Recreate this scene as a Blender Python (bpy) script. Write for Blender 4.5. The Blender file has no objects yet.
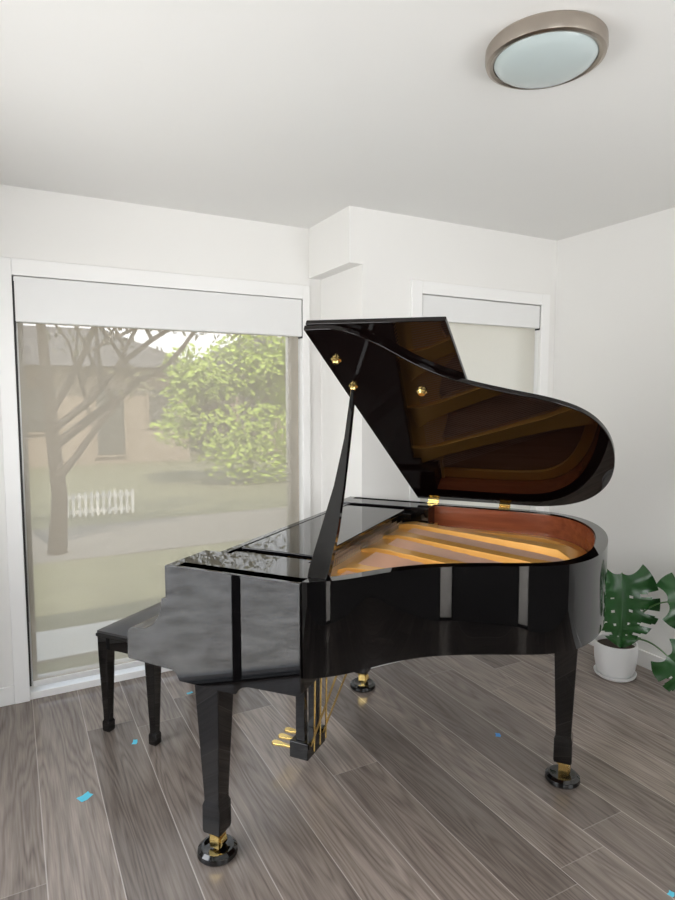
import bpy, bmesh, math, random
from mathutils import Vector, Matrix
random.seed(7)
S = bpy.context.scene
C = S.collection
S.view_settings.view_transform = 'Standard'
S.view_settings.look = 'None'

# ------------------------------------------------------------ materials
def new_mat(name):
    m = bpy.data.materials.new(name); m.use_nodes = True
    nt = m.node_tree
    return m, nt, nt.nodes['Principled BSDF']
def N(nt, t, **kw):
    n = nt.nodes.new(t)
    for k, v in kw.items():
        setattr(n, k, v)
    return n
def pmat(name, col, rough=0.5, metal=0.0, var=0.06, scale=6.0, coat=0.0, ior=1.5, bump=0.0, bscale=200.0, spec=0.5):
    m, nt, b = new_mat(name)
    tc = N(nt, 'ShaderNodeTexCoord')
    nz = N(nt, 'ShaderNodeTexNoise'); nz.inputs['Scale'].default_value = scale; nz.inputs['Detail'].default_value = 4
    nt.links.new(tc.outputs['Object'], nz.inputs['Vector'])
    mx = N(nt, 'ShaderNodeMix', data_type='RGBA')
    mx.inputs['A'].default_value = (*[c*(1-var) for c in col], 1)
    mx.inputs['B'].default_value = (*[min(1, c*(1+var)) for c in col], 1)
    nt.links.new(nz.outputs['Fac'], mx.inputs['Factor'])
    nt.links.new(mx.outputs['Result'], b.inputs['Base Color'])
    b.inputs['Roughness'].default_value = rough
    b.inputs['Metallic'].default_value = metal
    b.inputs['Coat Weight'].default_value = coat
    b.inputs['Coat Roughness'].default_value = 0.02
    b.inputs['IOR'].default_value = ior
    b.inputs['Specular IOR Level'].default_value = spec
    if bump:
        n2 = N(nt, 'ShaderNodeTexNoise'); n2.inputs['Scale'].default_value = bscale
        nt.links.new(tc.outputs['Object'], n2.inputs['Vector'])
        bp = N(nt, 'ShaderNodeBump'); bp.inputs['Strength'].default_value = bump; bp.inputs['Distance'].default_value = 0.002
        nt.links.new(n2.outputs['Fac'], bp.inputs['Height'])
        nt.links.new(bp.outputs['Normal'], b.inputs['Normal'])
    return m

M_wall = pmat('wall_paint', (.82, .81, .785), .75, var=.012, scale=2, bump=.05)
M_wallb = pmat('dark_back_wall', (.13, .125, .12), .75, var=.02, scale=2)  # darkened so the unseen back wall reflects black in the piano
M_ceil = pmat('ceiling_paint', (.80, .795, .775), .85, var=.012, scale=2)
M_trim = pmat('trim_paint', (.87, .865, .85), .35, var=.01)
M_black = pmat('black_polyester', (.0022, .002, .0022), .008, var=.1, ior=1.6)
M_lid = pmat('black_polyester_lid', (.0040, .0020, .0018), .012, var=.1, ior=1.43)
M_brass = pmat('brass', (.83, .60, .22), .18, 1.0, var=.05, scale=30)
M_gold = pmat('gold_plate_paint', (.97, .50, .11), .34, .3, var=.05, scale=14, coat=.25)
M_string = pmat('copper_string', (.82, .55, .41), .45, .35)
M_pin = pmat('steel_pin', (.6, .6, .6), .25, 1.0)
M_nickel = pmat('brushed_nickel', (.42, .37, .32), .32, 1.0, var=.06, scale=25)
M_frost = pmat('frosted_glass', (.47, .54, .54), .25, var=.03, coat=.3)
M_alu = pmat('aluminium', (.55, .55, .54), .35, .9)
M_dark = pmat('dark_metal', (.02, .02, .02), .4, .3)
M_fascia = pmat('blind_fascia', (.78, .78, .77), .45, var=.01)
M_cush = pmat('bench_cushion', (.03, .028, .028), .33, var=.1, bump=.15, bscale=120)
M_pot = pmat('pot_ceramic', (.87, .87, .86), .3, var=.02)
M_soil = pmat('soil', (.05, .035, .025), .95, var=.4, scale=60)
M_tape = pmat('blue_tape', (.10, .55, .72), .6, var=.1, scale=80)
M_tape2 = pmat('blue_tape_dark', (.05, .27, .62), .6, var=.1, scale=80)

def wood_mat(name, c1, c2, rough, sc=(2, 30, 30)):
    m, nt, b = new_mat(name)
    tc = N(nt, 'ShaderNodeTexCoord'); mp = N(nt, 'ShaderNodeMapping'); mp.inputs['Scale'].default_value = sc
    nt.links.new(tc.outputs['Object'], mp.inputs['Vector'])
    nz = N(nt, 'ShaderNodeTexNoise'); nz.inputs['Scale'].default_value = 1.5; nz.inputs['Detail'].default_value = 6
    nt.links.new(mp.outputs['Vector'], nz.inputs['Vector'])
    rp = N(nt, 'ShaderNodeValToRGB')
    rp.color_ramp.elements[0].position = .3; rp.color_ramp.elements[0].color = (*c1, 1)
    rp.color_ramp.elements[1].position = .7; rp.color_ramp.elements[1].color = (*c2, 1)
    nt.links.new(nz.outputs['Fac'], rp.inputs['Fac'])
    nt.links.new(rp.outputs['Color'], b.inputs['Base Color'])
    b.inputs['Roughness'].default_value = rough
    b.inputs['Coat Weight'].default_value = .3
    return m
M_sound = wood_mat('spruce_soundboard', (.50, .24, .13), (.64, .35, .22), .4)
M_rimin = wood_mat('mahogany_inner_rim', (.22, .055, .022), (.32, .09, .035), .25)

def floor_mat():
    m, nt, b = new_mat('limed_oak_planks')
    L = nt.links.new
    def math_(op, a, b_=None, c_=None):
        n = N(nt, 'ShaderNodeMath', operation=op)
        for i, q in enumerate((a, b_, c_)):
            if q is None: continue
            if isinstance(q, (int, float)): n.inputs[i].default_value = q
            else: L(q, n.inputs[i])
        return n.outputs[0]
    PW, PL = .225, 1.85
    tc = N(nt, 'ShaderNodeTexCoord'); sp = N(nt, 'ShaderNodeSeparateXYZ'); L(tc.outputs['Object'], sp.inputs[0])
    xr = math_('MULTIPLY_ADD', sp.outputs['X'], 1/PW, 20-.05/PW); row = math_('FLOOR', xr); fx = math_('FRACT', xr)
    w1 = N(nt, 'ShaderNodeTexWhiteNoise', noise_dimensions='1D'); L(row, w1.inputs['W'])
    yr = math_('ADD', math_('MULTIPLY_ADD', sp.outputs['Y'], 1/PL, 10), w1.outputs['Value']); col = math_('FLOOR', yr); fy = math_('FRACT', yr)
    cb = N(nt, 'ShaderNodeCombineXYZ'); L(row, cb.inputs[0]); L(col, cb.inputs[1])
    w2 = N(nt, 'ShaderNodeTexWhiteNoise', noise_dimensions='2D'); L(cb.outputs[0], w2.inputs['Vector'])
    ex = math_('MULTIPLY', math_('MINIMUM', fx, math_('SUBTRACT', 1, fx)), PW)
    ey = math_('MULTIPLY', math_('MINIMUM', fy, math_('SUBTRACT', 1, fy)), PL)
    sx = math_('MULTIPLY', math_('LESS_THAN', ex, .0020), .65)
    sy = math_('MULTIPLY', math_('LESS_THAN', ey, .0018), .3)
    seam = math_('MAXIMUM', sx, sy)
    # board-local coordinates, shifted by a random amount per board
    lx = math_('MULTIPLY', math_('SUBTRACT', fx, .5), PW)
    cv = N(nt, 'ShaderNodeCombineXYZ'); L(math_('MULTIPLY_ADD', w2.outputs['Value'], .12, lx), cv.inputs[0]); L(sp.outputs['Y'], cv.inputs[1]); L(math_('MULTIPLY', w2.outputs['Value'], 37), cv.inputs[2])
    m2 = N(nt, 'ShaderNodeMapping'); m2.inputs['Scale'].default_value = (6, .5, 1); L(cv.outputs[0], m2.inputs['Vector'])
    n1 = N(nt, 'ShaderNodeTexNoise'); n1.inputs['Scale'].default_value = 1.0; n1.inputs['Detail'].default_value = 2.5; n1.inputs['Distortion'].default_value = .15
    L(m2.outputs['Vector'], n1.inputs['Vector'])
    sn = math_('SINE', math_('MULTIPLY', n1.outputs['Fac'], 125))
    rings = math_('POWER', math_('MULTIPLY_ADD', sn, .5, .5), .6)
    m3 = N(nt, 'ShaderNodeMapping'); m3.inputs['Scale'].default_value = (170, 7, 1); L(cv.outputs[0], m3.inputs['Vector'])
    n2 = N(nt, 'ShaderNodeTexNoise'); n2.inputs['Scale'].default_value = 1; n2.inputs['Detail'].default_value = 5; L(m3.outputs['Vector'], n2.inputs['Vector'])
    m4 = N(nt, 'ShaderNodeMapping'); m4.inputs['Scale'].default_value = (12, 1.0, 1); L(cv.outputs[0], m4.inputs['Vector'])
    n3 = N(nt, 'ShaderNodeTexNoise'); n3.inputs['Scale'].default_value = 1; n3.inputs['Detail'].default_value = 3; L(m4.outputs['Vector'], n3.inputs['Vector'])
    g = math_('ADD', math_('MULTIPLY', rings, .15), math_('ADD', math_('MULTIPLY', n2.outputs['Fac'], .40), math_('MULTIPLY', n3.outputs['Fac'], .42)))
    rp = N(nt, 'ShaderNodeValToRGB'); e = rp.color_ramp.elements
    e[0].position = .27; e[0].color = (.108, .086, .073, 1)
    e[1].position = .73; e[1].color = (.335, .282, .244, 1)
    L(g, rp.inputs['Fac'])
    hs = N(nt, 'ShaderNodeHueSaturation'); hs.inputs['Saturation'].default_value = 1.03; L(math_('MULTIPLY_ADD', w2.outputs['Value'], .66, .69), hs.inputs['Value']); L(rp.outputs['Color'], hs.inputs['Color'])
    mm = N(nt, 'ShaderNodeMix', data_type='RGBA'); mm.inputs['B'].default_value = (.50, .45, .41, 1)
    L(seam, mm.inputs['Factor']); L(hs.outputs['Color'], mm.inputs['A']); L(mm.outputs['Result'], b.inputs['Base Color'])
    L(math_('MULTIPLY_ADD', n2.outputs['Fac'], .12, .16), b.inputs['Roughness'])
    bp = N(nt, 'ShaderNodeBump'); bp.inputs['Strength'].default_value = .05; bp.inputs['Distance'].default_value = .002
    L(g, bp.inputs['Height']); L(bp.outputs['Normal'], b.inputs['Normal'])
    return m
M_floor = floor_mat()

def blind_mat(name, col, openness, trans):
    m, nt, b = new_mat(name); nt.nodes.remove(b)
    L = nt.links.new
    out = nt.nodes['Material Output']
    tc = N(nt, 'ShaderNodeTexCoord'); nz = N(nt, 'ShaderNodeTexNoise'); nz.inputs['Scale'].default_value = 350
    L(tc.outputs['Object'], nz.inputs['Vector'])
    mc = N(nt, 'ShaderNodeMix', data_type='RGBA'); mc.inputs['A'].default_value = (*[c*.94 for c in col], 1); mc.inputs['B'].default_value = (*[c*1.06 for c in col], 1)
    L(nz.outputs['Fac'], mc.inputs['Factor'])
    d = N(nt, 'ShaderNodeBsdfDiffuse'); t = N(nt, 'ShaderNodeBsdfTranslucent')
    L(mc.outputs['Result'], d.inputs['Color']); L(mc.outputs['Result'], t.inputs['Color'])
    m1 = N(nt, 'ShaderNodeMixShader'); m1.inputs[0].default_value = trans
    L(d.outputs[0], m1.inputs[1]); L(t.outputs[0], m1.inputs[2])
    tr = N(nt, 'ShaderNodeBsdfTransparent'); tr.inputs['Color'].default_value = (1, .98, .94, 1)
    m2 = N(nt, 'ShaderNodeMixShader'); m2.inputs[0].default_value = openness
    L(m1.outputs[0], m2.inputs[1]); L(tr.outputs[0], m2.inputs[2]); L(m2.outputs[0], out.inputs['Surface'])
    return m
M_blind = blind_mat('sunscreen_fabric', (.515, .465, .385), .36, .42)
M_blind2 = blind_mat('light_blind_fabric', (.70, .67, .60), .02, .40)
def glass_mat():
    m, nt, b = new_mat('window_glass'); nt.nodes.remove(b)
    L = nt.links.new; out = nt.nodes['Material Output']
    tr = N(nt, 'ShaderNodeBsdfTransparent'); gl = N(nt, 'ShaderNodeBsdfGlossy'); gl.inputs['Roughness'].default_value = .02
    fr = N(nt, 'ShaderNodeLayerWeight'); fr.inputs['Blend'].default_value = .15
    nz = N(nt, 'ShaderNodeTexNoise'); nz.inputs['Scale'].default_value = 3
    rp = N(nt, 'ShaderNodeMapRange'); rp.inputs['To Min'].default_value = .93; rp.inputs['To Max'].default_value = .97
    L(nz.outputs['Fac'], rp.inputs['Value']); L(rp.outputs['Result'], tr.inputs['Color'])
    mx = N(nt, 'ShaderNodeMixShader'); L(fr.outputs['Fresnel'], mx.inputs[0]); L(tr.outputs[0], mx.inputs[1]); L(gl.outputs[0], mx.inputs[2])
    L(mx.outputs[0], out.inputs['Surface'])
    return m
M_glass = glass_mat()
def privacy_glass(name, c0, c1):
    m, nt, b = new_mat(name); nt.nodes.remove(b)
    L = nt.links.new; out = nt.nodes['Material Output']
    tc = N(nt, 'ShaderNodeTexCoord')
    nz = N(nt, 'ShaderNodeTexNoise'); nz.inputs['Scale'].default_value = 9; nz.inputs['Detail'].default_value = 8; nz.inputs['Roughness'].default_value = .7
    L(tc.outputs['Object'], nz.inputs['Vector'])
    rp = N(nt, 'ShaderNodeValToRGB'); rp.color_ramp.elements[0].position = .3; rp.color_ramp.elements[0].color = c0
    rp.color_ramp.elements[1].position = .7; rp.color_ramp.elements[1].color = c1
    L(nz.outputs['Fac'], rp.inputs['Fac'])
    t = N(nt, 'ShaderNodeBsdfTranslucent'); L(rp.outputs['Color'], t.inputs['Color'])
    L(t.outputs[0], out.inputs['Surface'])
    return m
M_priv = privacy_glass('obscure_glass', (.49, .475, .455, 1), (.58, .565, .545, 1))  # cloudy pane for the added slit, softens its reflection
def patio_mat():  # pale surface of the patio added for the cheek's reflection
    m, nt, b = new_mat('added_patio_concrete'); L = nt.links.new
    tc = N(nt, 'ShaderNodeTexCoord')
    nz = N(nt, 'ShaderNodeTexNoise'); nz.inputs['Scale'].default_value = 4.5; nz.inputs['Detail'].default_value = 9; nz.inputs['Roughness'].default_value = .68; L(tc.outputs['Object'], nz.inputs['Vector'])
    rp = N(nt, 'ShaderNodeValToRGB')
    rp.color_ramp.elements[0].position = .30; rp.color_ramp.elements[0].color = (.42, .395, .365, 1)
    rp.color_ramp.elements[1].position = .66; rp.color_ramp.elements[1].color = (.90, .87, .83, 1)
    L(nz.outputs['Fac'], rp.inputs['Fac']); L(rp.outputs['Color'], b.inputs['Base Color']); b.inputs['Roughness'].default_value = .85
    return m
M_paver = patio_mat()
M_leaf = pmat('leaf_green', (.016, .072, .016), .24, var=.4, scale=7, spec=.5)
M_stem = pmat('stem_green', (.07, .17, .045), .45, var=.2)
M_lawn = pmat('lawn', (.15, .145, .085), .9, var=.35, scale=3)
M_conc = pmat('concrete_path', (.46, .44, .40), .9, var=.1, scale=4)
M_road = pmat('asphalt', (.17, .155, .135), .9, var=.15, scale=8)
M_bark = pmat('bark', (.070, .053, .040), .9, var=.3, scale=12)
M_foli = pmat('foliage_olive', (.12, .115, .05), .7, var=.4, scale=2)
M_folb = pmat('foliage_bright', (.31, .40, .055), .7, var=.5, scale=2)
M_house = pmat('house_render', (.29, .23, .175), .85, var=.06)
M_house2 = pmat('house_brick', (.22, .17, .135), .85, var=.12, scale=10)
M_roof = pmat('roof_tile', (.08, .07, .065), .8, var=.2, scale=8)
M_hglass = pmat('house_glass', (.09, .085, .075), .3, var=.1)
M_fence = pmat('fence_paint', (.68, .66, .62), .6, var=.03)

# ------------------------------------------------------------ mesh helpers
def box(bm, x0, x1, y0, y1, z0, z1):
    v = [bm.verts.new((x, y, z)) for z in (z0, z1) for x, y in ((x0, y0), (x1, y0), (x1, y1), (x0, y1))]
    for f in ((3, 2, 1, 0), (4, 5, 6, 7), (0, 1, 5, 4), (1, 2, 6, 5), (2, 3, 7, 6), (3, 0, 4, 7)):
        bm.faces.new([v[i] for i in f])
def frustum(bm, cx, cy, secs):
    """stack of square sections (half width x, half width y, z)"""
    rings = []
    for hx, hy, z in secs:
        rings.append([bm.verts.new((cx+sx*hx, cy+sy*hy, z)) for sx, sy in ((-1, -1), (1, -1), (1, 1), (-1, 1))])
    bm.faces.new(rings[0][::-1]); bm.faces.new(rings[-1])
    for a, b in zip(rings, rings[1:]):
        for i in range(4):
            j = (i+1) % 4
            bm.faces.new((a[i], a[j], b[j], b[i]))
def prism(bm, pts, a, b, axis='z'):
    def mk(u, v, w):
        return (u, v, w) if axis == 'z' else (u, w, v)     # axis y: pts are (x,z)
    lo = [bm.verts.new(mk(u, v, a)) for u, v in pts]; hi = [bm.verts.new(mk(u, v, b)) for u, v in pts]
    bm.faces.new(lo[::-1]); bm.faces.new(hi)
    n = len(pts)
    for i in range(n):
        j = (i+1) % n
        bm.faces.new((lo[i], lo[j], hi[j], hi[i]))
def tube(bm, pts, rad, seg=10):
    pts = [Vector(p) for p in pts]; n = len(pts)
    if not hasattr(rad, '__len__'): rad = [rad]*n
    rings = []; up = Vector((.31, .17, .93))
    for i, p in enumerate(pts):
        t = (pts[min(i+1, n-1)]-pts[max(i-1, 0)]).normalized()
        a = t.cross(up)
        if a.length < 1e-3: a = t.cross(Vector((1, 0, 0)))
        a.normalize(); b = t.cross(a)
        rings.append([bm.verts.new(p+(a*math.cos(q)+b*math.sin(q))*rad[i]) for q in [2*math.pi*k/seg for k in range(seg)]])
    bm.faces.new(rings[0][::-1]); bm.faces.new(rings[-1])
    for a, b in zip(rings, rings[1:]):
        for k in range(seg):
            j = (k+1) % seg
            bm.faces.new((a[k], a[j], b[j], b[k]))
def lathe(bm, prof, seg=48, c=(0, 0, 0)):
    rings = []
    for r, z in prof:
        if r < 1e-5: rings.append([bm.verts.new((c[0], c[1], c[2]+z))])
        else: rings.append([bm.verts.new((c[0]+r*math.cos(2*math.pi*k/seg), c[1]+r*math.sin(2*math.pi*k/seg), c[2]+z)) for k in range(seg)])
    for a, b in zip(rings, rings[1:]):
        for k in range(seg):
            j = (k+1) % seg
            if len(a) == 1 and len(b) == 1: continue
            if len(a) == 1: bm.faces.new((a[0], b[j], b[k]))
            elif len(b) == 1: bm.faces.new((a[k], a[j], b[0]))
            else: bm.faces.new((a[k], a[j], b[j], b[k]))
def obj(name, bm, m, parent=None, bevel=0, smooth=True, ang=.6):
    bmesh.ops.recalc_face_normals(bm, faces=bm.faces[:])
    me = bpy.data.meshes.new(name)
    if smooth:
        for f in bm.faces: f.smooth = True
        if not bevel:
            for e in bm.edges:
                if len(e.link_faces) == 2 and e.calc_face_angle(0) > ang: e.smooth = False
    bm.to_mesh(me); bm.free()
    o = bpy.data.objects.new(name, me); C.objects.link(o)
    me.materials.append(m)
    if parent: o.parent = parent
    if bevel:
        md = o.modifiers.new('bevel', 'BEVEL'); md.width = bevel; md.segments = 3; md.limit_method = 'ANGLE'; md.angle_limit = math.radians(35); md.harden_normals = True
    return o
def BM(): return bmesh.new()
def empty(name, loc, rz=0):
    o = bpy.data.objects.new(name, None); C.objects.link(o); o.location = loc; o.rotation_euler = (0, 0, rz); o.empty_display_size = .1
    return o
def tag(o, label=None, cat=None, group=None, kind=None):
    if label: o['label'] = label
    if cat: o['category'] = cat
    if group: o['group'] = group
    if kind: o['kind'] = kind
    return o
def struct(name, bm, m, bevel=0, smooth=False):
    o = obj(name, bm, m, None, bevel, smooth); o['kind'] = 'structure'; return o
def boxes(*bs):
    bm = BM()
    for b in bs: box(bm, *b)
    return bm

# ------------------------------------------------------------ room shell
H = 2.70; YW = 3.60; YF = 3.07; XR = 3.35; XL = -.78; YB = -.75
XC = 1.808
struct('floor', boxes((XL-.2, XR+.2, YB-.2, YW+.2, -.1, 0)), M_floor)
struct('ceiling', boxes((XL-.2, XR+.2, YB-2, YW+.25, H, H+.15)), M_ceil)  # runs past the back wall as an added eave blocking sun
wx0, wx1, wt = .04, 1.67, 2.255
struct('wall_front', boxes((XL-.2, wx0, YW, YW+.2, 0, H), (wx1, 2.0, YW, YW+.2, 0, H), (wx0, wx1, YW, YW+.2, wt, H)), M_wall)
vx0, vx1, vt, vb = 2.215, 3.205, 2.255, .8
struct('wall_alcove', boxes((XC, vx0, YF, YF+.2, 0, 2.39), (vx1, XR, YF, YF+.2, 0, 2.39), (vx0, vx1, YF, YF+.2, vt, 2.39), (vx0, vx1, YF, YF+.2, 0, vb), (XC, 2.0, YF+.2, YW, 0, 2.39)), M_wall)
struct('ceiling_bulkhead', boxes((1.722, XR, YF, YW, 2.39, H)), M_wall)
struct('wall_right', boxes((XR, XR+.2, YB, YF+.2, 0, H)), M_wall)
dy0, dy1, dt = .8, 2.85, 2.2
struct('wall_left', boxes((XL-.2, XL, YB, dy0, 0, H), (XL-.2, XL, dy1, YW, 0, H), (XL-.2, XL, dy0, dy1, dt, H)), M_wall)
bt, bs = 2.4, .7; BW = ((-.6, .75), (1.45, 3.0)); SX0, SX1 = 1.0, 1.24
struct('wall_back', boxes((XL, BW[0][0], YB-.2, YB, 0, H), (BW[0][1], SX0, YB-.2, YB, 0, H), (SX1, BW[1][0], YB-.2, YB, 0, H), (BW[1][1], XR, YB-.2, YB, 0, H),
       (BW[0][0], BW[0][1], YB-.2, YB, bt, H), (BW[1][0], BW[1][1], YB-.2, YB, bt, H), (SX0, SX1, YB-.2, YB, bt, H), (BW[0][0], BW[0][1], YB-.2, YB, 0, bs), (BW[1][0], BW[1][1], YB-.2, YB, 0, bs)), M_wallb)
struct('baseboard_right', boxes((XR-.016, XR, YB, YF, 0, .10)), M_trim, .003)
struct('baseboard_alcove', boxes((XC, XR-.016, YF-.016, YF, 0, .10), (XC-.016, XC, YF-.016, YW, 0, .10)), M_trim, .003)
struct('baseboard_front', boxes((XL, -.03, YW-.016, YW, 0, .10)), M_trim, .003)
# trims (architraves)
struct('trim_1', boxes((-.035, wx0, YW-.02, YW, 0, wt+.085), (wx1, 1.721, YW-.02, YW, 0, wt+.085), (wx0, wx1, YW-.02, YW, wt, wt+.085)), M_trim, .004)
struct('trim_2', boxes((vx0-.075, vx0, YF-.02, YF, vb-.07, vt+.075), (vx1, vx1+.075, YF-.02, YF, vb-.07, vt+.075), (vx0, vx1, YF-.02, YF, vt, vt+.075), (vx0, vx1, YF-.02, YF, vb-.07, vb)), M_trim, .004)
# windows
def window(name, x0, x1, y, z0, z1, fm, mull=(), f=.045, pm=None):
    w = empty(name, ((x0+x1)/2, y, z0)); w['kind'] = 'structure'
    cx = (x0+x1)/2
    bm = boxes((x0-cx, x0-cx+f, 0, .05, 0, z1-z0), (x1-cx-f, x1-cx, 0, .05, 0, z1-z0), (x0-cx+f, x1-cx-f, 0, .05, 0, f), (x0-cx+f, x1-cx-f, 0, .05, z1-z0-f, z1-z0))
    for q in mull: box(bm, q-cx-.025, q-cx+.025, 0, .05, f, z1-z0-f)
    obj('window_frame', bm, fm, w, .003)
    obj('pane', boxes((x0-cx+f, x1-cx-f, .02, .026, f, z1-z0-f)), pm or M_glass, w, smooth=False)
    return w
w1 = window('window_1', wx0, wx1, YW+.11, .02, wt, M_alu)
obj('window_sill', boxes((-(wx1-wx0)/2, (wx1-wx0)/2, -.115, 0, -.02, .02)), M_trim, w1, .003)
window('window_2', vx0, vx1, YF+.11, vb, vt, M_alu)
window('added_window_3', BW[0][0], BW[0][1], YB-.12, bs, bt, M_dark, (.075,))  # unseen window added behind the camera to carry fill light
window('added_window_4', BW[1][0], BW[1][1], YB-.12, bs, bt, M_dark, (2.22,))  # second unseen window, added for the other back fill lamp
window('added_slit', SX0, SX1, YB-.06, 0, bt, M_dark, (), .015, M_priv)  # narrow unseen slit added for pale strips in the rim's reflection
d = empty('added_door', (XL-.1, (dy0+dy1)/2, 0)); d['kind'] = 'structure'  # unseen glazed door added for side fill and the cheek's reflection
hy = (dy1-dy0)/2
obj('door_frame', boxes((-.03, .03, -hy, -hy+.06, 0, dt), (-.03, .03, hy-.06, hy, 0, dt), (-.03, .03, -hy+.06, hy-.06, 0, .012), (-.03, .03, -hy+.06, hy-.06, dt-.08, dt), (-.03, .03, -.075, -.025, .012, dt-.08)), M_dark, d, .003)  # centre bar placed to reflect as a dark band in the cheek
obj('pane', boxes((-.004, .004, -hy+.06, -.075, .012, dt-.08), (-.004, .004, -.025, hy-.06, .012, dt-.08)), M_glass, d, smooth=False)

# ------------------------------------------------------------ roller blinds
def blind(label, x0, x1, y, top, hd, bot, fabric, chain_x):
    cx = (x0+x1)/2; b = empty('roller_blind', (cx, y, bot)); h = top-bot; hw = (x1-x0)/2
    tag(b, label, 'blind')
    obj('cassette', boxes((-hw+.006, hw-.006, -.015, .06, h-hd, h-.004)), M_fascia, b, .006)
    obj('bracket', boxes((-hw+.0005, -hw+.006, -.01, .06, h-hd-.01, h-.004)), M_dark, b)
    obj('bracket', boxes((hw-.006, hw-.0005, -.01, .06, h-hd-.01, h-.004)), M_dark, b)
    bm = BM(); 
    v = [bm.verts.new(q) for q in ((-hw+.018, .018, .03), (hw-.018, .018, .03), (hw-.018, .018, h-hd+.01), (-hw+.018, .018, h-hd+.01))]; bm.faces.new(v)
    obj('fabric', bm, fabric, b, smooth=False)
    obj('bottom_rail', boxes((-hw+.018, hw-.018, .008, .03, 0, .03)), M_fascia, b, .003)
    if chain_x is not None:
        bm = BM(); 
        tube(bm, [(chain_x-cx, -.012, h-.03), (chain_x-cx, -.012, h*.17)], .0045, 8)
        tube(bm, [(chain_x-cx, .012, h-hd), (chain_x-cx, .012, h*.17)], .0045, 8)
        obj('chain', bm, M_dark, b)
        obj('side_channel', boxes((-hw+.001, -hw+.010, .025, .05, .0, h-hd)), M_dark, b)
    return b
blind('wide sunscreen roller blind drawn down over the left window, garden showing through', wx0, wx1, YW-.005, wt, .235, .065, M_blind, wx0+.006)
blind('narrow pale roller blind over the right window, partly hidden behind the raised piano lid', vx0, vx1, YF+.005, vt, .155, vb+.02, M_blind2, None)

# ------------------------------------------------------------ ceiling light
cl = empty('ceiling_light', (1.485, 1.430, H)); tag(cl, 'round ceiling light with a brushed nickel ring and frosted glass bowl', 'ceiling light')
bm = BM(); lathe(bm, [(.0, 0), (.172, 0), (.177, -.006), (.178, -.034), (.174, -.046), (.164, -.050), (.153, -.046), (.151, -.025), (0, -.025)], 72); obj('ring', bm, M_nickel, cl)
bm = BM(); lathe(bm, [(.152, -.042), (.145, -.053), (.127, -.065), (.096, -.075), (.054, -.082), (0, -.085)], 72); obj('diffuser', bm, M_frost, cl)

# ------------------------------------------------------------ grand piano
AX, AY = .590, 2.021; RZ = -math.atan2(.794, .608)
piano = empty('grand_piano', (AX, AY, 0), RZ)
tag(piano, 'glossy black baby grand piano with raised lid showing its gold iron frame', 'piano')
ZT, ZB = 1.06, .75
ctrl = [(-.30, -.055), (-.10, -.055), (.12, -.055), (.30, -.055), (.40, -.045), (.50, .045), (.59, .17), (.71, .285), (.88, .375), (1.045, .45), (1.155, .55), (1.22, .72), (1.24, .95), (1.215, 1.19), (1.13, 1.39), (.99, 1.50), (.80, 1.53), (.5, 1.53), (.2, 1.53), (-.10, 1.53), (-.30, 1.53)]
def catmull(c, n=10):
    out = []
    for i in range(1, len(c)-2):
        p0, p1, p2, p3 = [Vector(c[j]) for j in (i-1, i, i+1, i+2)]
        for k in range(n):
            t = k/n
            out.append(.5*((2*p1)+(-p0+p2)*t+(2*p0-5*p1+4*p2-p3)*t*t+(-p0+3*p1-3*p2+p3)*t**3))
    out.append(Vector(c[-2])); return out
OUT = catmull(ctrl)
# fair the curve a little so that reflections run smoothly
for _ in range(12):
    OUT = [OUT[0]]+[(OUT[i-1]+OUT[i]*2+OUT[i+1])/4 for i in range(1, len(OUT)-1)]+[OUT[-1]]
def offset(pts, d):
    r = []; n = len(pts)
    for i, p in enumerate(pts):
        t = (pts[min(i+1, n-1)]-pts[max(i-1, 0)]).normalized()
        r.append(p+Vector((-t.y, t.x))*d)
    return r
def band(bm, a, b, z0, z1):
    rows = [[bm.verts.new((p.x, p.y, z)) for p in q] for q, z in ((a, z0), (a, z1), (b, z1), (b, z0))]
    n = len(a)
    for k in range(4):
        r, s = rows[k], rows[(k+1) % 4]
        for i in range(n-1): bm.faces.new((r[i], r[i+1], s[i+1], s[i]))
    for i in (0, n-1): bm.faces.new([rw[i] for rw in rows])
IN = offset(OUT, .045)
bm = BM(); band(bm, OUT, IN, ZB, ZT); obj('rim', bm, M_black, piano)
IN2 = offset(OUT, .049)
sel = [i for i, p in enumerate(OUT) if p.x > .28]
bm = BM(); band(bm, [offset(OUT, .0455)[i] for i in sel], [IN2[i] for i in sel], .86, ZT-.008); obj('inner_rim', bm, M_rimin, piano)
# arms / cheeks : a squared top, then a scooped curve stepping down to a low arm
prof = [(-.140, 1.06), (-.145, 1.055), (-.145, .942), (-.160, .940), (-.164, .934)]
for q in range(1, 15):
    t = math.pi/2*q/14; prof.append((-.164-.104*(1-math.cos(t)), .934-.118*math.sin(t)))
prof += [(-.290, .815)]
for q in range(1, 9):
    t = math.pi/2*q/8; prof.append((-.295-.027*math.sin(t), .814-.030*(1-math.cos(t))))
prof += [(-.322, .703), (-.316, .697), (-.20, .692), (-.125, .690), (-.112, .684), (-.102, .672), (-.092, .655), (.138, .655), (.150, .672), (.164, .683), (.185, .689), (.372, .695), (.38, .703), (.38, 1.06)]
for k0, k1 in ((-.066, .16), (1.36, 1.543)):
    bm = BM(); prism(bm, prof, k0, k1, 'y'); obj('cheek', bm, M_black, piano, .0022)
obj('key_bed', boxes((-.30, .36, .16, 1.36, .70, .745)), M_black, piano, .003)
obj('key_slip', boxes((-.312, -.285, .16, 1.36, .70, .80)), M_black, piano, .004)
bm = BM(); prism(bm, [(-.285, .80), (-.275, .83), (-.13, .985), (-.10, 1.05), (-.07, 1.05), (-.07, .80)], .16, 1.36, 'y'); obj('fallboard', bm, M_black, piano, .004)
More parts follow.
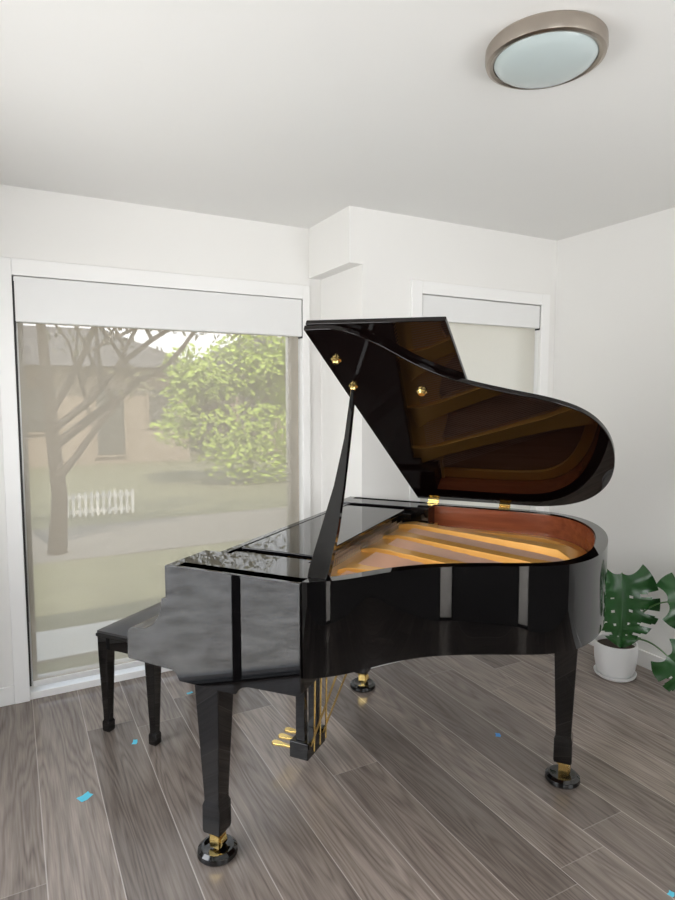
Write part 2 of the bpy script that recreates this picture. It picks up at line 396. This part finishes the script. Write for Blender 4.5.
# music desk lying flat on its rails
md = obj('music_desk', boxes((-.06, .27, .28, 1.31, 1.036, 1.052)), M_black, piano, .004)
obj('desk_rail', boxes((-.06, .27, .165, .245, 1.0, 1.045)), M_black, piano, .003)
obj('desk_rail', boxes((-.06, .30, 1.315, 1.345, 1.0, 1.03)), M_black, piano, .003)
obj('desk_support', boxes((.0, .02, .245, 1.315, 1.0, 1.034)), M_black, md, .002)
# soundboard, plate
inner = [p for i, p in enumerate(offset(OUT, .0495)) if OUT[i].x > .2]
bm = BM(); prism(bm, [(p.x, p.y) for p in inner], .895, .908); obj('soundboard', bm, M_sound, piano, smooth=False)
plate = BM()
f0 = [p for i, p in enumerate(offset(OUT, .052)) if OUT[i].x > .36]; f1 = [p for i, p in enumerate(offset(OUT, .105)) if OUT[i].x > .36]
band(plate, f0, f1, .925, .945)
prism(plate, [(.10, .165), (.385, .165), (.385, .06), (.47, .15), (.51, .22), (.49, .30), (.50, .37), (.56, .43), (.50, .50), (.47, .62), (.50, .70), (.54, .76), (.46, .84), (.43, .95), (.47, 1.02), (.45, 1.12), (.42, 1.2), (.44, 1.28), (.40, 1.36), (.40, 1.475), (.385, 1.475), (.385, 1.355), (.10, 1.355)], .938, .962)
obj('iron_plate', plate, M_gold, piano, .004)
def beam(a, b, w0, w1, z0, z1, z2, z3):
    bm = BM(); a = Vector(a); b = Vector(b); t = (b-a).normalized(); n = Vector((-t.y, t.x))
    st = []
    for s, w, zl, zh in ((0, w0*2.0, z0, z1), (.08, w0*1.4, z0, z2), (.2, w0*1.05, z0, z2), (.5, w0, z0, z2), (.8, w1, z0, z2), (.92, w1*1.35, z0, z2), (1, w1*2.0, z0, z3)):
        c = a.lerp(b, s)
        st.append([bm.verts.new((c.x+n.x*x, c.y+n.y*x, z)) for x, z in ((-w*.55, zl), (w*.55, zl), (w*.45, zh), (-w*.45, zh))])
    bm.faces.new(st[0]); bm.faces.new(st[-1][::-1])
    for p, q in zip(st, st[1:]):
        for i in range(4):
            j = (i+1) % 4; bm.faces.new((p[i], p[j], q[j], q[i]))
    return obj('plate_strut', bm, M_gold, piano, .003)
beam((.40, .15), (.525, .25), .045, .030, .93, .975, .98, .96)
beam((.30, .45), (.73, .43), .060, .05, .93, .975, .982, .96)
beam((.28, .80), (.92, .56), .075, .065, .93, .975, .985, .96)
beam((.28, 1.08), (1.11, .75), .075, .065, .93, .975, .985, .96)
beam((.24, 1.33), (1.13, 1.04), .070, .080, .93, .975, .988, .96)
# strings (uncountable)
bm = BM()
def pt_in(pq):
    x, y = pq; c = False; P = inner; j = len(P)-1
    for i in range(len(P)):
        if ((P[i].y > y) != (P[j].y > y)) and (x < (P[j].x-P[i].x)*(y-P[i].y)/(P[j].y-P[i].y)+P[i].x): c = not c
        j = i
    return c
for i in range(105):
    k = .12+i*.0125; a = Vector((.33, k)); dr = Vector((1, -.30*max(0, (k-.2))/.9)).normalized()
    L = .1
    while L < 1.2 and pt_in(a+dr*(L+.10)): L += .01
    b = a+dr*L
    tube(bm, [(a.x, a.y, .970), (b.x, b.y, .952)], .0019, 4)
s = obj('strings', bm, M_string, piano); s['kind'] = 'stuff'
bm = BM()
for r in range(3):
    for i in range(64):
        k = .19+i*.0175+r*.006
        lathe(bm, [(.0035, .0), (.0035, .032), (0, .032)], 6, (.20+r*.026, k, .96))
s = obj('tuning_pins', bm, M_pin, piano); s['kind'] = 'stuff'
# bass bridge
bm = BM(); pts = [Vector((.64, .36)), Vector((.80, .52)), Vector((.96, .68)), Vector((1.05, .86)), Vector((1.07, 1.05))]
prs = catmull([pts[0]]+pts+[pts[-1]], 6); band(bm, offset(prs, -.014), offset(prs, .014), .908, .94); obj('bridge', bm, M_sound, piano)
# legs
def leg(p, k, top):
    bm = BM()
    frustum(bm, p, k, [(.034, .034, .092), (.037, .037, .104), (.0365, .0365, .195), (.0315, .0315, .210), (.0315, .0315, .225), (.050, .050, top-.035), (.054, .054, top-.02), (.054, .054, top)])
    l = obj('leg', bm, M_black, piano, .003)
    bm = BM()
    lathe(bm, [(0, .092), (.030, .092), (.030, .082), (.018, .078), (0, .078)], 24, (p, k, 0))
    box(bm, p-.016, p+.022, k-.023, k-.017, .036, .080); box(bm, p-.016, p+.022, k+.017, k+.023, .036, .080)
    # wheel
    seg = 24; cz = .0555
    for yy, ww in ((k, .016),):
        ra = [bm.verts.new((p+.008+.024*math.cos(2*math.pi*q/seg), yy-ww, cz+.024*math.sin(2*math.pi*q/seg))) for q in range(seg)]
        rb_ = [bm.verts.new((p+.008+.024*math.cos(2*math.pi*q/seg), yy+ww, cz+.024*math.sin(2*math.pi*q/seg))) for q in range(seg)]
        bm.faces.new(ra); bm.faces.new(rb_[::-1])
        for q in range(seg): bm.faces.new((ra[q], ra[(q+1) % seg], rb_[(q+1) % seg], rb_[q]))
    obj('caster', bm, M_brass, l)
leg(0, 0.01, .69); leg(0, 1.40, .69); leg(1.095, .97, .752)
# pedal lyre
LK, LP = .635, .045
obj('lyre_post', boxes((LP-.022, LP+.022, LK-.075, LK-.045, .14, .70)), M_black, piano, .003)
obj('lyre_post', boxes((LP-.022, LP+.022, LK+.045, LK+.075, .14, .70)), M_black, piano, .003)
obj('pedal_box', boxes((LP-.045, LP+.045, LK-.09, LK+.09, .065, .14)), M_black, piano, .004)
for q in (-.058, 0, .058):
    bm = BM(); prism(bm, [(LP-.045, -.008), (LP-.085, -.008), (LP-.115, -.015), (LP-.138, -.017), (LP-.150, -.009), (LP-.150, .009), (LP-.138, .017), (LP-.115, .015), (LP-.085, .008), (LP-.045, .008)], .085, .097)
    bmesh.ops.translate(bm, vec=(0, LK+q, 0), verts=bm.verts[:]); obj('pedal', bm, M_brass, piano, .003)
    bm = BM(); tube(bm, [(LP+.06, LK+q, .10), (LP+.07, LK+q, .72)], .0045, 10); obj('pedal_rod', bm, M_brass, piano)
for q in (-.06, .06):
    bm = BM(); tube(bm, [(LP+.045, LK+q, .12), (LP+.27, LK+q*1.6, .72)], .0045, 10); obj('lyre_brace', bm, M_brass, piano)
# lid
ALPHA = math.radians(29.9); HK, HZ = 1.54, ZT+.016; FP = .27; LS = .977
lid = BM()
lo = [p for p in offset(OUT, -.014) if p.x > FP+.01]
poly = [(FP, -.073)]+[(p.x, min(p.y, HK-.004)) for p in lo]+[(FP, HK-.004)]
prism(lid, [(x, (y-HK)*LS) for x, y in poly], 0, .020)
lido = obj('lid', lid, M_lid, piano, .004); lido.location = (0, HK, HZ); lido.rotation_euler = (-ALPHA, 0, 0)
bm = BM(); prism(bm, [(FP+.002, -1.576), (.755, -1.555), (.755, -.006), (FP+.002, -.006)], .0215, .040); obj('lid_flap', bm, M_lid, lido, .004)
def stud(p, k, r=.016):
    y = (k-HK)/math.cos(ALPHA)
    bm = BM(); lathe(bm, [(0, -.020), (r*.55, -.020), (r*.8, -.014), (r*.8, -.008), (r*1.2, -.004), (r*1.2, .0)], 24, (p, y, 0)); return obj('prop_socket', bm, M_brass, lido)
stud(.322, .334); stud(.322, .494, .015)
bm = BM(); lathe(bm, [(0, -.016), (.012, -.016), (.02, -.006), (.02, 0)], 24, (.585, (.53-HK)/math.cos(ALPHA), 0)); obj('lid_lock', bm, M_brass, lido)
for p in (.36, .74):
    bm = BM(); box(bm, p-.028, p+.028, HK-.009, HK-.002, ZT-.045, ZT+.010); tube(bm, [(p-.028, HK-.004, ZT+.014), (p+.028, HK-.004, ZT+.014)], .008, 12)
    box(bm, p-.028, p+.028, HK-.035, HK-.005, ZT+.001, ZT+.006)
    obj('lid_hinge', bm, M_brass, piano)
# prop stick
b0 = Vector((.40, .01, ZT-.02)); b1 = Vector((.322, .494, HZ+(HK-.494)*math.tan(ALPHA)-.012))
bm = BM(); st = []
for s, w in ((0, .032), (.06, .036), (.25, .030), (.45, .019), (.7, .011), (.95, .009), (1, .007)):
    c = b0.lerp(b1, s); c.x += .018*math.sin(math.pi*s)
    th = .011-.003*s
    st.append([bm.verts.new((c.x+x, c.y+y, c.z+z)) for x, y, z in ((-w, -th, th*.6), (w, -th, th*.6), (w, th, -th*.6), (-w, th, -th*.6))])
bm.faces.new(st[0]); bm.faces.new(st[-1][::-1])
for a, b in zip(st, st[1:]):
    for i in range(4):
        j = (i+1) % 4; bm.faces.new((a[i], a[j], b[j], b[i]))
pr = obj('lid_prop', bm, M_black, piano, .003)
bm = BM(); tube(bm, [b1+Vector((0, -.012, -.03)), b1+Vector((0, 0, .006))], .010, 12); obj('prop_tip', bm, M_brass, pr)

def P2W(p, k, z=0):
    return (AX+p*.608+k*.794, AY-p*.794+k*.608, z)
# caster cups
for (p, k), lb in (((0, .01), 'round black caster cup under the piano leg nearest the camera'), ((1.095, .97), 'round black caster cup under the tail leg of the piano at the right'), ((0, 1.40), 'round black caster cup under the far piano leg behind the pedals')):
    bm = BM(); lathe(bm, [(0, 0), (.066, 0), (.072, .008), (.070, .024), (.058, .034), (.050, .034), (.044, .0315), (0, .031)], 40)
    o = obj('caster_cup', bm, M_black); o.location = P2W(p, k); tag(o, lb, 'caster cup', 'caster cups under the piano legs')

# ------------------------------------------------------------ bench
bc = P2W(-.825, .80)
bench = empty('piano_bench', bc, RZ); tag(bench, 'low black piano bench with a padded top and square tapered legs, beside the keyboard', 'bench')
hp, hk = .172, .36
bm = BM()
nx, ny = 12, 24
g = [[bm.verts.new((-hp+2*hp*i/nx, -hk+2*hk*j/ny, .512+.026*(1-abs(2*i/nx-1)**4)*(1-abs(2*j/ny-1)**6))) for j in range(ny+1)] for i in range(nx+1)]
for i in range(nx):
    for j in range(ny): bm.faces.new((g[i][j], g[i+1][j], g[i+1][j+1], g[i][j+1]))
rim_ = [g[i][0] for i in range(nx+1)]+[g[nx][j] for j in range(1, ny+1)]+[g[i][ny] for i in range(nx-1, -1, -1)]+[g[0][j] for j in range(ny-1, 0, -1)]
low = [bm.verts.new((v.co.x, v.co.y, .499)) for v in rim_]
for i in range(len(rim_)):
    j = (i+1) % len(rim_); bm.faces.new((rim_[i], low[i], low[j], rim_[j]))
bm.faces.new(low)
obj('cushion', bm, M_cush, bench, ang=1.0)
obj('seat_board', boxes((-hp-.006, hp+.006, -hk-.006, hk+.006, .483, .50)), M_black, bench, .004)
obj('apron', boxes((-hp+.012, hp-.012, -hk+.012, hk-.012, .42, .484)), M_black, bench, .003)
for sx in (-1, 1):
    for sy in (-1, 1):
        bm = BM(); frustum(bm, sx*(hp-.028), sy*(hk-.028), [(.017, .017, 0), (.021, .021, .008), (.021, .021, .05), (.0165, .0165, .06), (.0165, .0165, .07), (.027, .027, .39), (.028, .028, .485)]); obj('leg', bm, M_black, bench, .002)

# ------------------------------------------------------------ plant
plant = empty('potted_plant', (3.09, 2.30, 0)); tag(plant, 'monstera plant with split dark green leaves in a white pot by the right wall', 'plant')
bm = BM(); lathe(bm, [(0, .012), (.082, .012), (.096, .025), (.106, .05), (.115, .10), (.119, .16), (.119, .185), (.116, .205), (.109, .205), (.109, .175), (0, .175)], 48); obj('pot', bm, M_pot, plant)
bm = BM(); lathe(bm, [(0, 0), (.095, 0), (.112, .012), (.117, .028), (.112, .028), (.105, .016), (0, .012)], 48); obj('saucer', bm, M_pot, plant)
bm = BM(); lathe(bm, [(.1085, .178), (.08, .186), (0, .19)], 32); obj('soil', bm, M_soil, plant)
def leaf(base, tip, normal, W, seed=0, droop=.25, pot=(0, 0, .185)):
    rnd = random.Random(seed)
    base = Vector(base); tip = Vector(tip); L = (tip-base).length
    y = (tip-base).normalized(); z = Vector(normal); z = (z-y*z.dot(y)).normalized(); x = y.cross(z)
    NU, NV = 60, 10
    bm = BM()
    for sgn in (-1, 1):
        g = {}
        ph = rnd.random()*.05
        for i in range(NU+1):
            u = i/NU
            w = W*.5*(math.sin(math.pi*min(1, u*.93+.07)**.72)**.75)
            for j in range(NV+1):
                v = j/NV
                yy = L*(u+.16*v*(1-u)-.30*v*v*max(0, 1-u*2.2))
                zz = -droop*L*u*u-.30*w*v*v+.08*W*v+.010*math.sin(u*30+sgn)*v*v
                P = base+y*yy+x*(sgn*w*v)+z*zz
                g[i, j] = P
        vs = {}
        def gv(i, j):
            key = (i, 0 if j == 0 else j)
            if key not in vs: vs[key] = bm.verts.new(g[i, j])
            return vs[key]
        for i in range(NU):
            for j in range(NV):
                u = (i+.5)/NU; v = (j+.5)/NV
                cut = False
                for q in (.24, .42, .60, .76):
                    c = q+ph
                    if v > .45 and abs(u-c) < .010+.026*(v-.45)/.55: cut = True
                    if .16 < v < .27 and abs(u-c-.04) < .014: cut = True
                if cut: continue
                f = (gv(i, j), gv(i+1, j), gv(i+1, j+1), gv(i, j+1))
                bm.faces.new(f if sgn > 0 else f[::-1])
    o = obj('leaf', bm, M_leaf, plant, ang=3)
    p0 = Vector(pot); mid = (p0+base)/2+Vector((0, 0, .12))
    pts = [p0*(1-t)**2+mid*2*t*(1-t)+base*t*t for t in [q/14 for q in range(15)]]
    bm = BM(); tube(bm, pts, [.0065-.003*q/14 for q in range(15)], 8); obj('stem', bm, M_stem, plant)
toc = (-.80, -.58, .30)
leaf((-.12, -.11, .66), (-.195, -.18, .26), toc, .38, 1)
leaf((-.075, -.35, .56), (.11, -.56, .61), (-.75, -.55, .35), .32, 3)
leaf((-.18, -.43, .32), (-.03, -.61, .14), (-.8, -.5, .4), .27, 4)

# ------------------------------------------------------------ tape scraps
def tape(u, loc, rz, sx, sy, m, label):
    bm = BM()
    pts = [(-sx, -sy*.8), (-sx*.2, -sy), (sx, -sy*.6), (sx*.85, sy*.1), (sx, sy), (-sx*.1, sy*.75), (-sx*.9, sy)]
    prism(bm, pts, 0, .0012); o = obj('tape_scrap', bm, m, smooth=False); o.location = (loc[0], loc[1], .0003); o.rotation_euler = (0, 0, rz)
    tag(o, label, 'tape', 'tape scraps on the floor')
tape(0, (.213, 2.586), .5, .028, .022, M_tape, 'largest pale blue tape scrap on the floor, left of the nearest piano leg')
tape(1, (.466, 2.907), 1.2, .020, .012, M_tape, 'small blue reflection modelled as a tape scrap on the floor just below the bench legs')  # blue reflection on the boards, built as a coloured scrap
tape(2, (.823, 3.267), .2, .018, .010, M_tape, 'faint blue tape scrap on the floor under the bench')
tape(3, (2.03, 2.137), .9, .016, .013, M_tape2, 'dark blue tape scrap on the floor beneath the piano body')
tape(4, (1.862, 1.143), .3, .012, .010, M_tape, 'blue tape scrap at the bottom right corner of the photo')

# ------------------------------------------------------------ outdoors
G = -.25
struct('ground_lawn', boxes((-15, 25, 3.85, 45, G-.2, G)), M_lawn)
struct('ground_path', boxes((-15, 25, 4.7, 5.3, G, G+.02)), M_conc)
struct('ground_road', boxes((-15, 25, 7.6, 9.6, G, G+.01)), M_road)
struct('added_patio', boxes((-9, XL-.2, -4, 3.8, -.12, -.04)), M_paver)  # unseen patio added as a pale reflection in the piano cheek
def leaves(foli, n, size):
    bm = BM(); r = random.Random(n)
    for k in range(n):
        cx, cy, cz, rx, ry, rz = foli[r.randrange(len(foli))]
        while True:
            q = Vector((r.uniform(-1, 1), r.uniform(-1, 1), r.uniform(-1, 1)))
            if q.length < 1: break
        c = Vector((cx+q.x*rx, cy+q.y*ry, cz+q.z*rz)); a = Vector((r.gauss(0, 1), r.gauss(0, 1), r.gauss(0, 1))).normalized(); b = a.orthogonal().normalized()
        s_ = size*r.uniform(.6, 1.3)
        bm.faces.new([bm.verts.new(c+a*s_), bm.verts.new(c+b*s_*.5), bm.verts.new(c-a*s_), bm.verts.new(c-b*s_*.5)])
    return bm
def tree(loc, trunk, foli, leafm, label, n, size):
    t = empty('tree', loc); tag(t, label, 'tree')
    bm = BM()
    for pts, rad in trunk:
        tube(bm, pts, rad, 8)
    obj('trunk', bm, M_bark, t)
    obj('foliage', leaves(foli, n, size), leafm, t, smooth=False)
# branching tree grown limb by limb
rb = random.Random(11)
def grow(limbs, tips, p, d, r, L, depth):
    pts = [p]; rad = [r]; q = Vector(p); dd = Vector(d)
    for s in range(4):
        dd = (dd+Vector((rb.gauss(0, .16), rb.gauss(0, .10), rb.gauss(.02, .13)))).normalized()
        q = q+dd*L/4; pts.append(q.copy()); rad.append(r*(1-.13*(s+1)))
        if depth > 0 and s >= 1:
            side = Vector((rb.choice((-1, 1, 1))*rb.uniform(.4, 1), rb.uniform(-.4, .4), rb.uniform(-.05, .8))).normalized()
            grow(limbs, tips, q.copy(), (dd*.6+side*.8).normalized(), r*.55, L*.72, depth-1)
    limbs.append((pts, rad)); tips.append(q.copy())
limbs = []; tips = []
limbs.append(([Vector((0, 0, 0)), Vector((.05, 0, .7)), Vector((.0, 0, 1.4)), Vector((-.05, 0, 2.2)), Vector((-.12, 0, 3.4))], [.115, .09, .08, .065, .04]))
grow(limbs, tips, Vector((.03, 0, .9)), Vector((.75, 0, .55)), .05, 1.5, 2)
grow(limbs, tips, Vector((.0, 0, 1.3)), Vector((.75, .05, .75)), .06, 1.9, 3)
grow(limbs, tips, Vector((.0, 0, 1.5)), Vector((.9, .05, .45)), .05, 2.2, 3)
grow(limbs, tips, Vector((-.02, 0, 1.7)), Vector((.45, -.05, .85)), .05, 1.6, 2)
grow(limbs, tips, Vector((-.04, 0, 2.0)), Vector((-.5, 0, .8)), .04, 1.3, 2)
fol = [(v.x, v.y, v.z, .40, .40, .24) for v in tips]+[(1.9, .1, 3.0, 1.0, .5, .35)]*12
tree((.45, 8.0, G), limbs, fol, M_foli, 'branched tree with a dark trunk outside the left window', 4200, .05)
l2 = []; t2 = []
l2.append(([Vector((0, 0, 0)), Vector((.05, 0, .6)), Vector((0, 0, 1.2))], [.10, .08, .06]))
for dx, dz in ((-.8, .5), (-.3, .9), (.3, .9), (.8, .5), (.1, .7)):
    grow(l2, t2, Vector((0, 0, .9)), Vector((dx, rb.uniform(-.3, .3), dz)).normalized(), .045, 1.25, 2)
tree((4.75, 13.2, G), l2, [(v.x, v.y, v.z, .46, .46, .32) for v in t2]+[(0, -.4, 1.1, 1.4, .5, .7), (.2, -.4, .55, 1.5, .5, .6)]*9, M_folb, 'bright green leafy tree outside the left window in front of a house', 7200, .08)
tree((8.3, 15.0, G), [([(0, 0, 0), (.05, 0, .8), (0, 0, 1.2)], [.12, .10, .06])], [(0, 0, 1.0, 1.5, 1.2, 1.0)], M_foli, 'dull green shrub right of the bright tree outside the left window', 2600, .12)
def house(name, x0, x1, y0, y1, h, wm, label, wins):
    b = empty(name, ((x0+x1)/2, y0, G)); tag(b, label, 'house'); hw = (x1-x0)/2; dp = y1-y0
    obj('wall', boxes((-hw, hw, 0, dp, 0, h)), wm, b, smooth=False)
    bm = BM(); e = .5
    v = [bm.verts.new(c) for c in ((-hw-e, -e, h), (hw+e, -e, h), (hw+e, dp+e, h), (-hw-e, dp+e, h), (-hw+1.8, dp/2, h+1.5), (hw-1.8, dp/2, h+1.5))]
    for f in ((0, 1, 5, 4), (1, 2, 5), (2, 3, 4, 5), (3, 0, 4), (3, 2, 1, 0)): bm.faces.new([v[i] for i in f])
    obj('roof', bm, M_roof, b, smooth=False)
    for x, z, w, q in wins:
        f = obj('window', boxes((x-w/2, x+w/2, -.06, 0, z, z+q)), M_house, b, smooth=False)
        obj('pane', boxes((x-w/2+.08, x+w/2-.08, -.08, -.06, z+.08, z+q-.08)), M_hglass, f, smooth=False)
house('house', -3.5, 4.8, 18.5, 27, 2.75, M_house, 'pale house behind the branched tree outside the left window', [(.1, .9, 1.0, 1.3), (1.9, .2, .9, 2.0), (3.4, 1.0, 1.0, 1.2)])
house('house', 6.3, 14, 19, 26, 2.75, M_house2, 'brown house with a dark roof behind the bright green tree', [(-3, .9, 1.4, 1.3), (-.5, .9, 1.4, 1.3)])
fe = empty('picket_fence', (1.15, 10.4, G)); tag(fe, 'low pale fence across the road outside the left window', 'fence')
bm = boxes((-.6, .6, 0, .03, .05, .10), (-.6, .6, 0, .03, .28, .33)); obj('rail', bm, M_fence, fe)
for i in range(14): obj('picket', boxes((-.60+i*.09, -.56+i*.09, -.02, 0, .0, .38)), M_fence, fe, smooth=False)

# ------------------------------------------------------------ light
W = bpy.data.worlds.new('sky'); S.world = W; W.use_nodes = True
nt = W.node_tree; bg = nt.nodes['Background']
tc = N(nt, 'ShaderNodeTexCoord'); sp = N(nt, 'ShaderNodeSeparateXYZ'); nt.links.new(tc.outputs['Generated'], sp.inputs[0])
rp = N(nt, 'ShaderNodeValToRGB'); rp.color_ramp.elements[0].color = (.95, .97, 1, 1); rp.color_ramp.elements[1].color = (.62, .78, 1, 1)
nt.links.new(sp.outputs['Z'], rp.inputs['Fac']); nt.links.new(rp.outputs['Color'], bg.inputs['Color'])
bg.inputs['Strength'].default_value = 3.0
def area(name, loc, rot, sx, sy, power, col):
    l = bpy.data.lights.new(name, 'AREA'); l.shape = 'RECTANGLE'; l.size = sx; l.size_y = sy; l.energy = power; l.color = col
    o = bpy.data.objects.new(name, l); C.objects.link(o); o.location = loc; o.rotation_euler = rot; return o
for (x0, x1), e in zip(BW, (27, 40)):
    area('back_fill', ((x0+x1)/2, YB-.40, (bs+bt)/2-.05), (math.pi/2+.2, 0, 0), x1-x0, bt-bs, e, (1, .99, .975))  # fill lamp outside each added back window
area('slit_fill', ((SX0+SX1)/2, YB-.35, bt/2), (math.pi/2, 0, 0), .5, bt, 40, (1, .99, .975))  # lamp added to brighten the slit and its reflection
area('side_fill', (XL-.35, (dy0+dy1)/2, 1.62), (0, -math.pi/2, 0), 1.2, dy1-dy0, 47, (1, .99, .975))  # added fill lamp outside the unseen door
sl = bpy.data.lights.new('sun', 'SUN'); sl.energy = 6.8; sl.angle = .02; sl.color = (1, .95, .86)
so = bpy.data.objects.new('sun', sl); C.objects.link(so); so.rotation_euler = Vector((.04, -.55, .9)).to_track_quat('Z', 'Y').to_euler()

# ------------------------------------------------------------ camera
cd = bpy.data.cameras.new('camera'); co = bpy.data.objects.new('camera', cd); C.objects.link(co)
cd.sensor_fit = 'VERTICAL'; cd.sensor_height = 36; cd.lens = 612/900*36; cd.clip_start = .05
co.location = (0, 0, 1.63); co.rotation_euler = (math.radians(90-4.857), 0, math.radians(-28.2))
S.camera = co
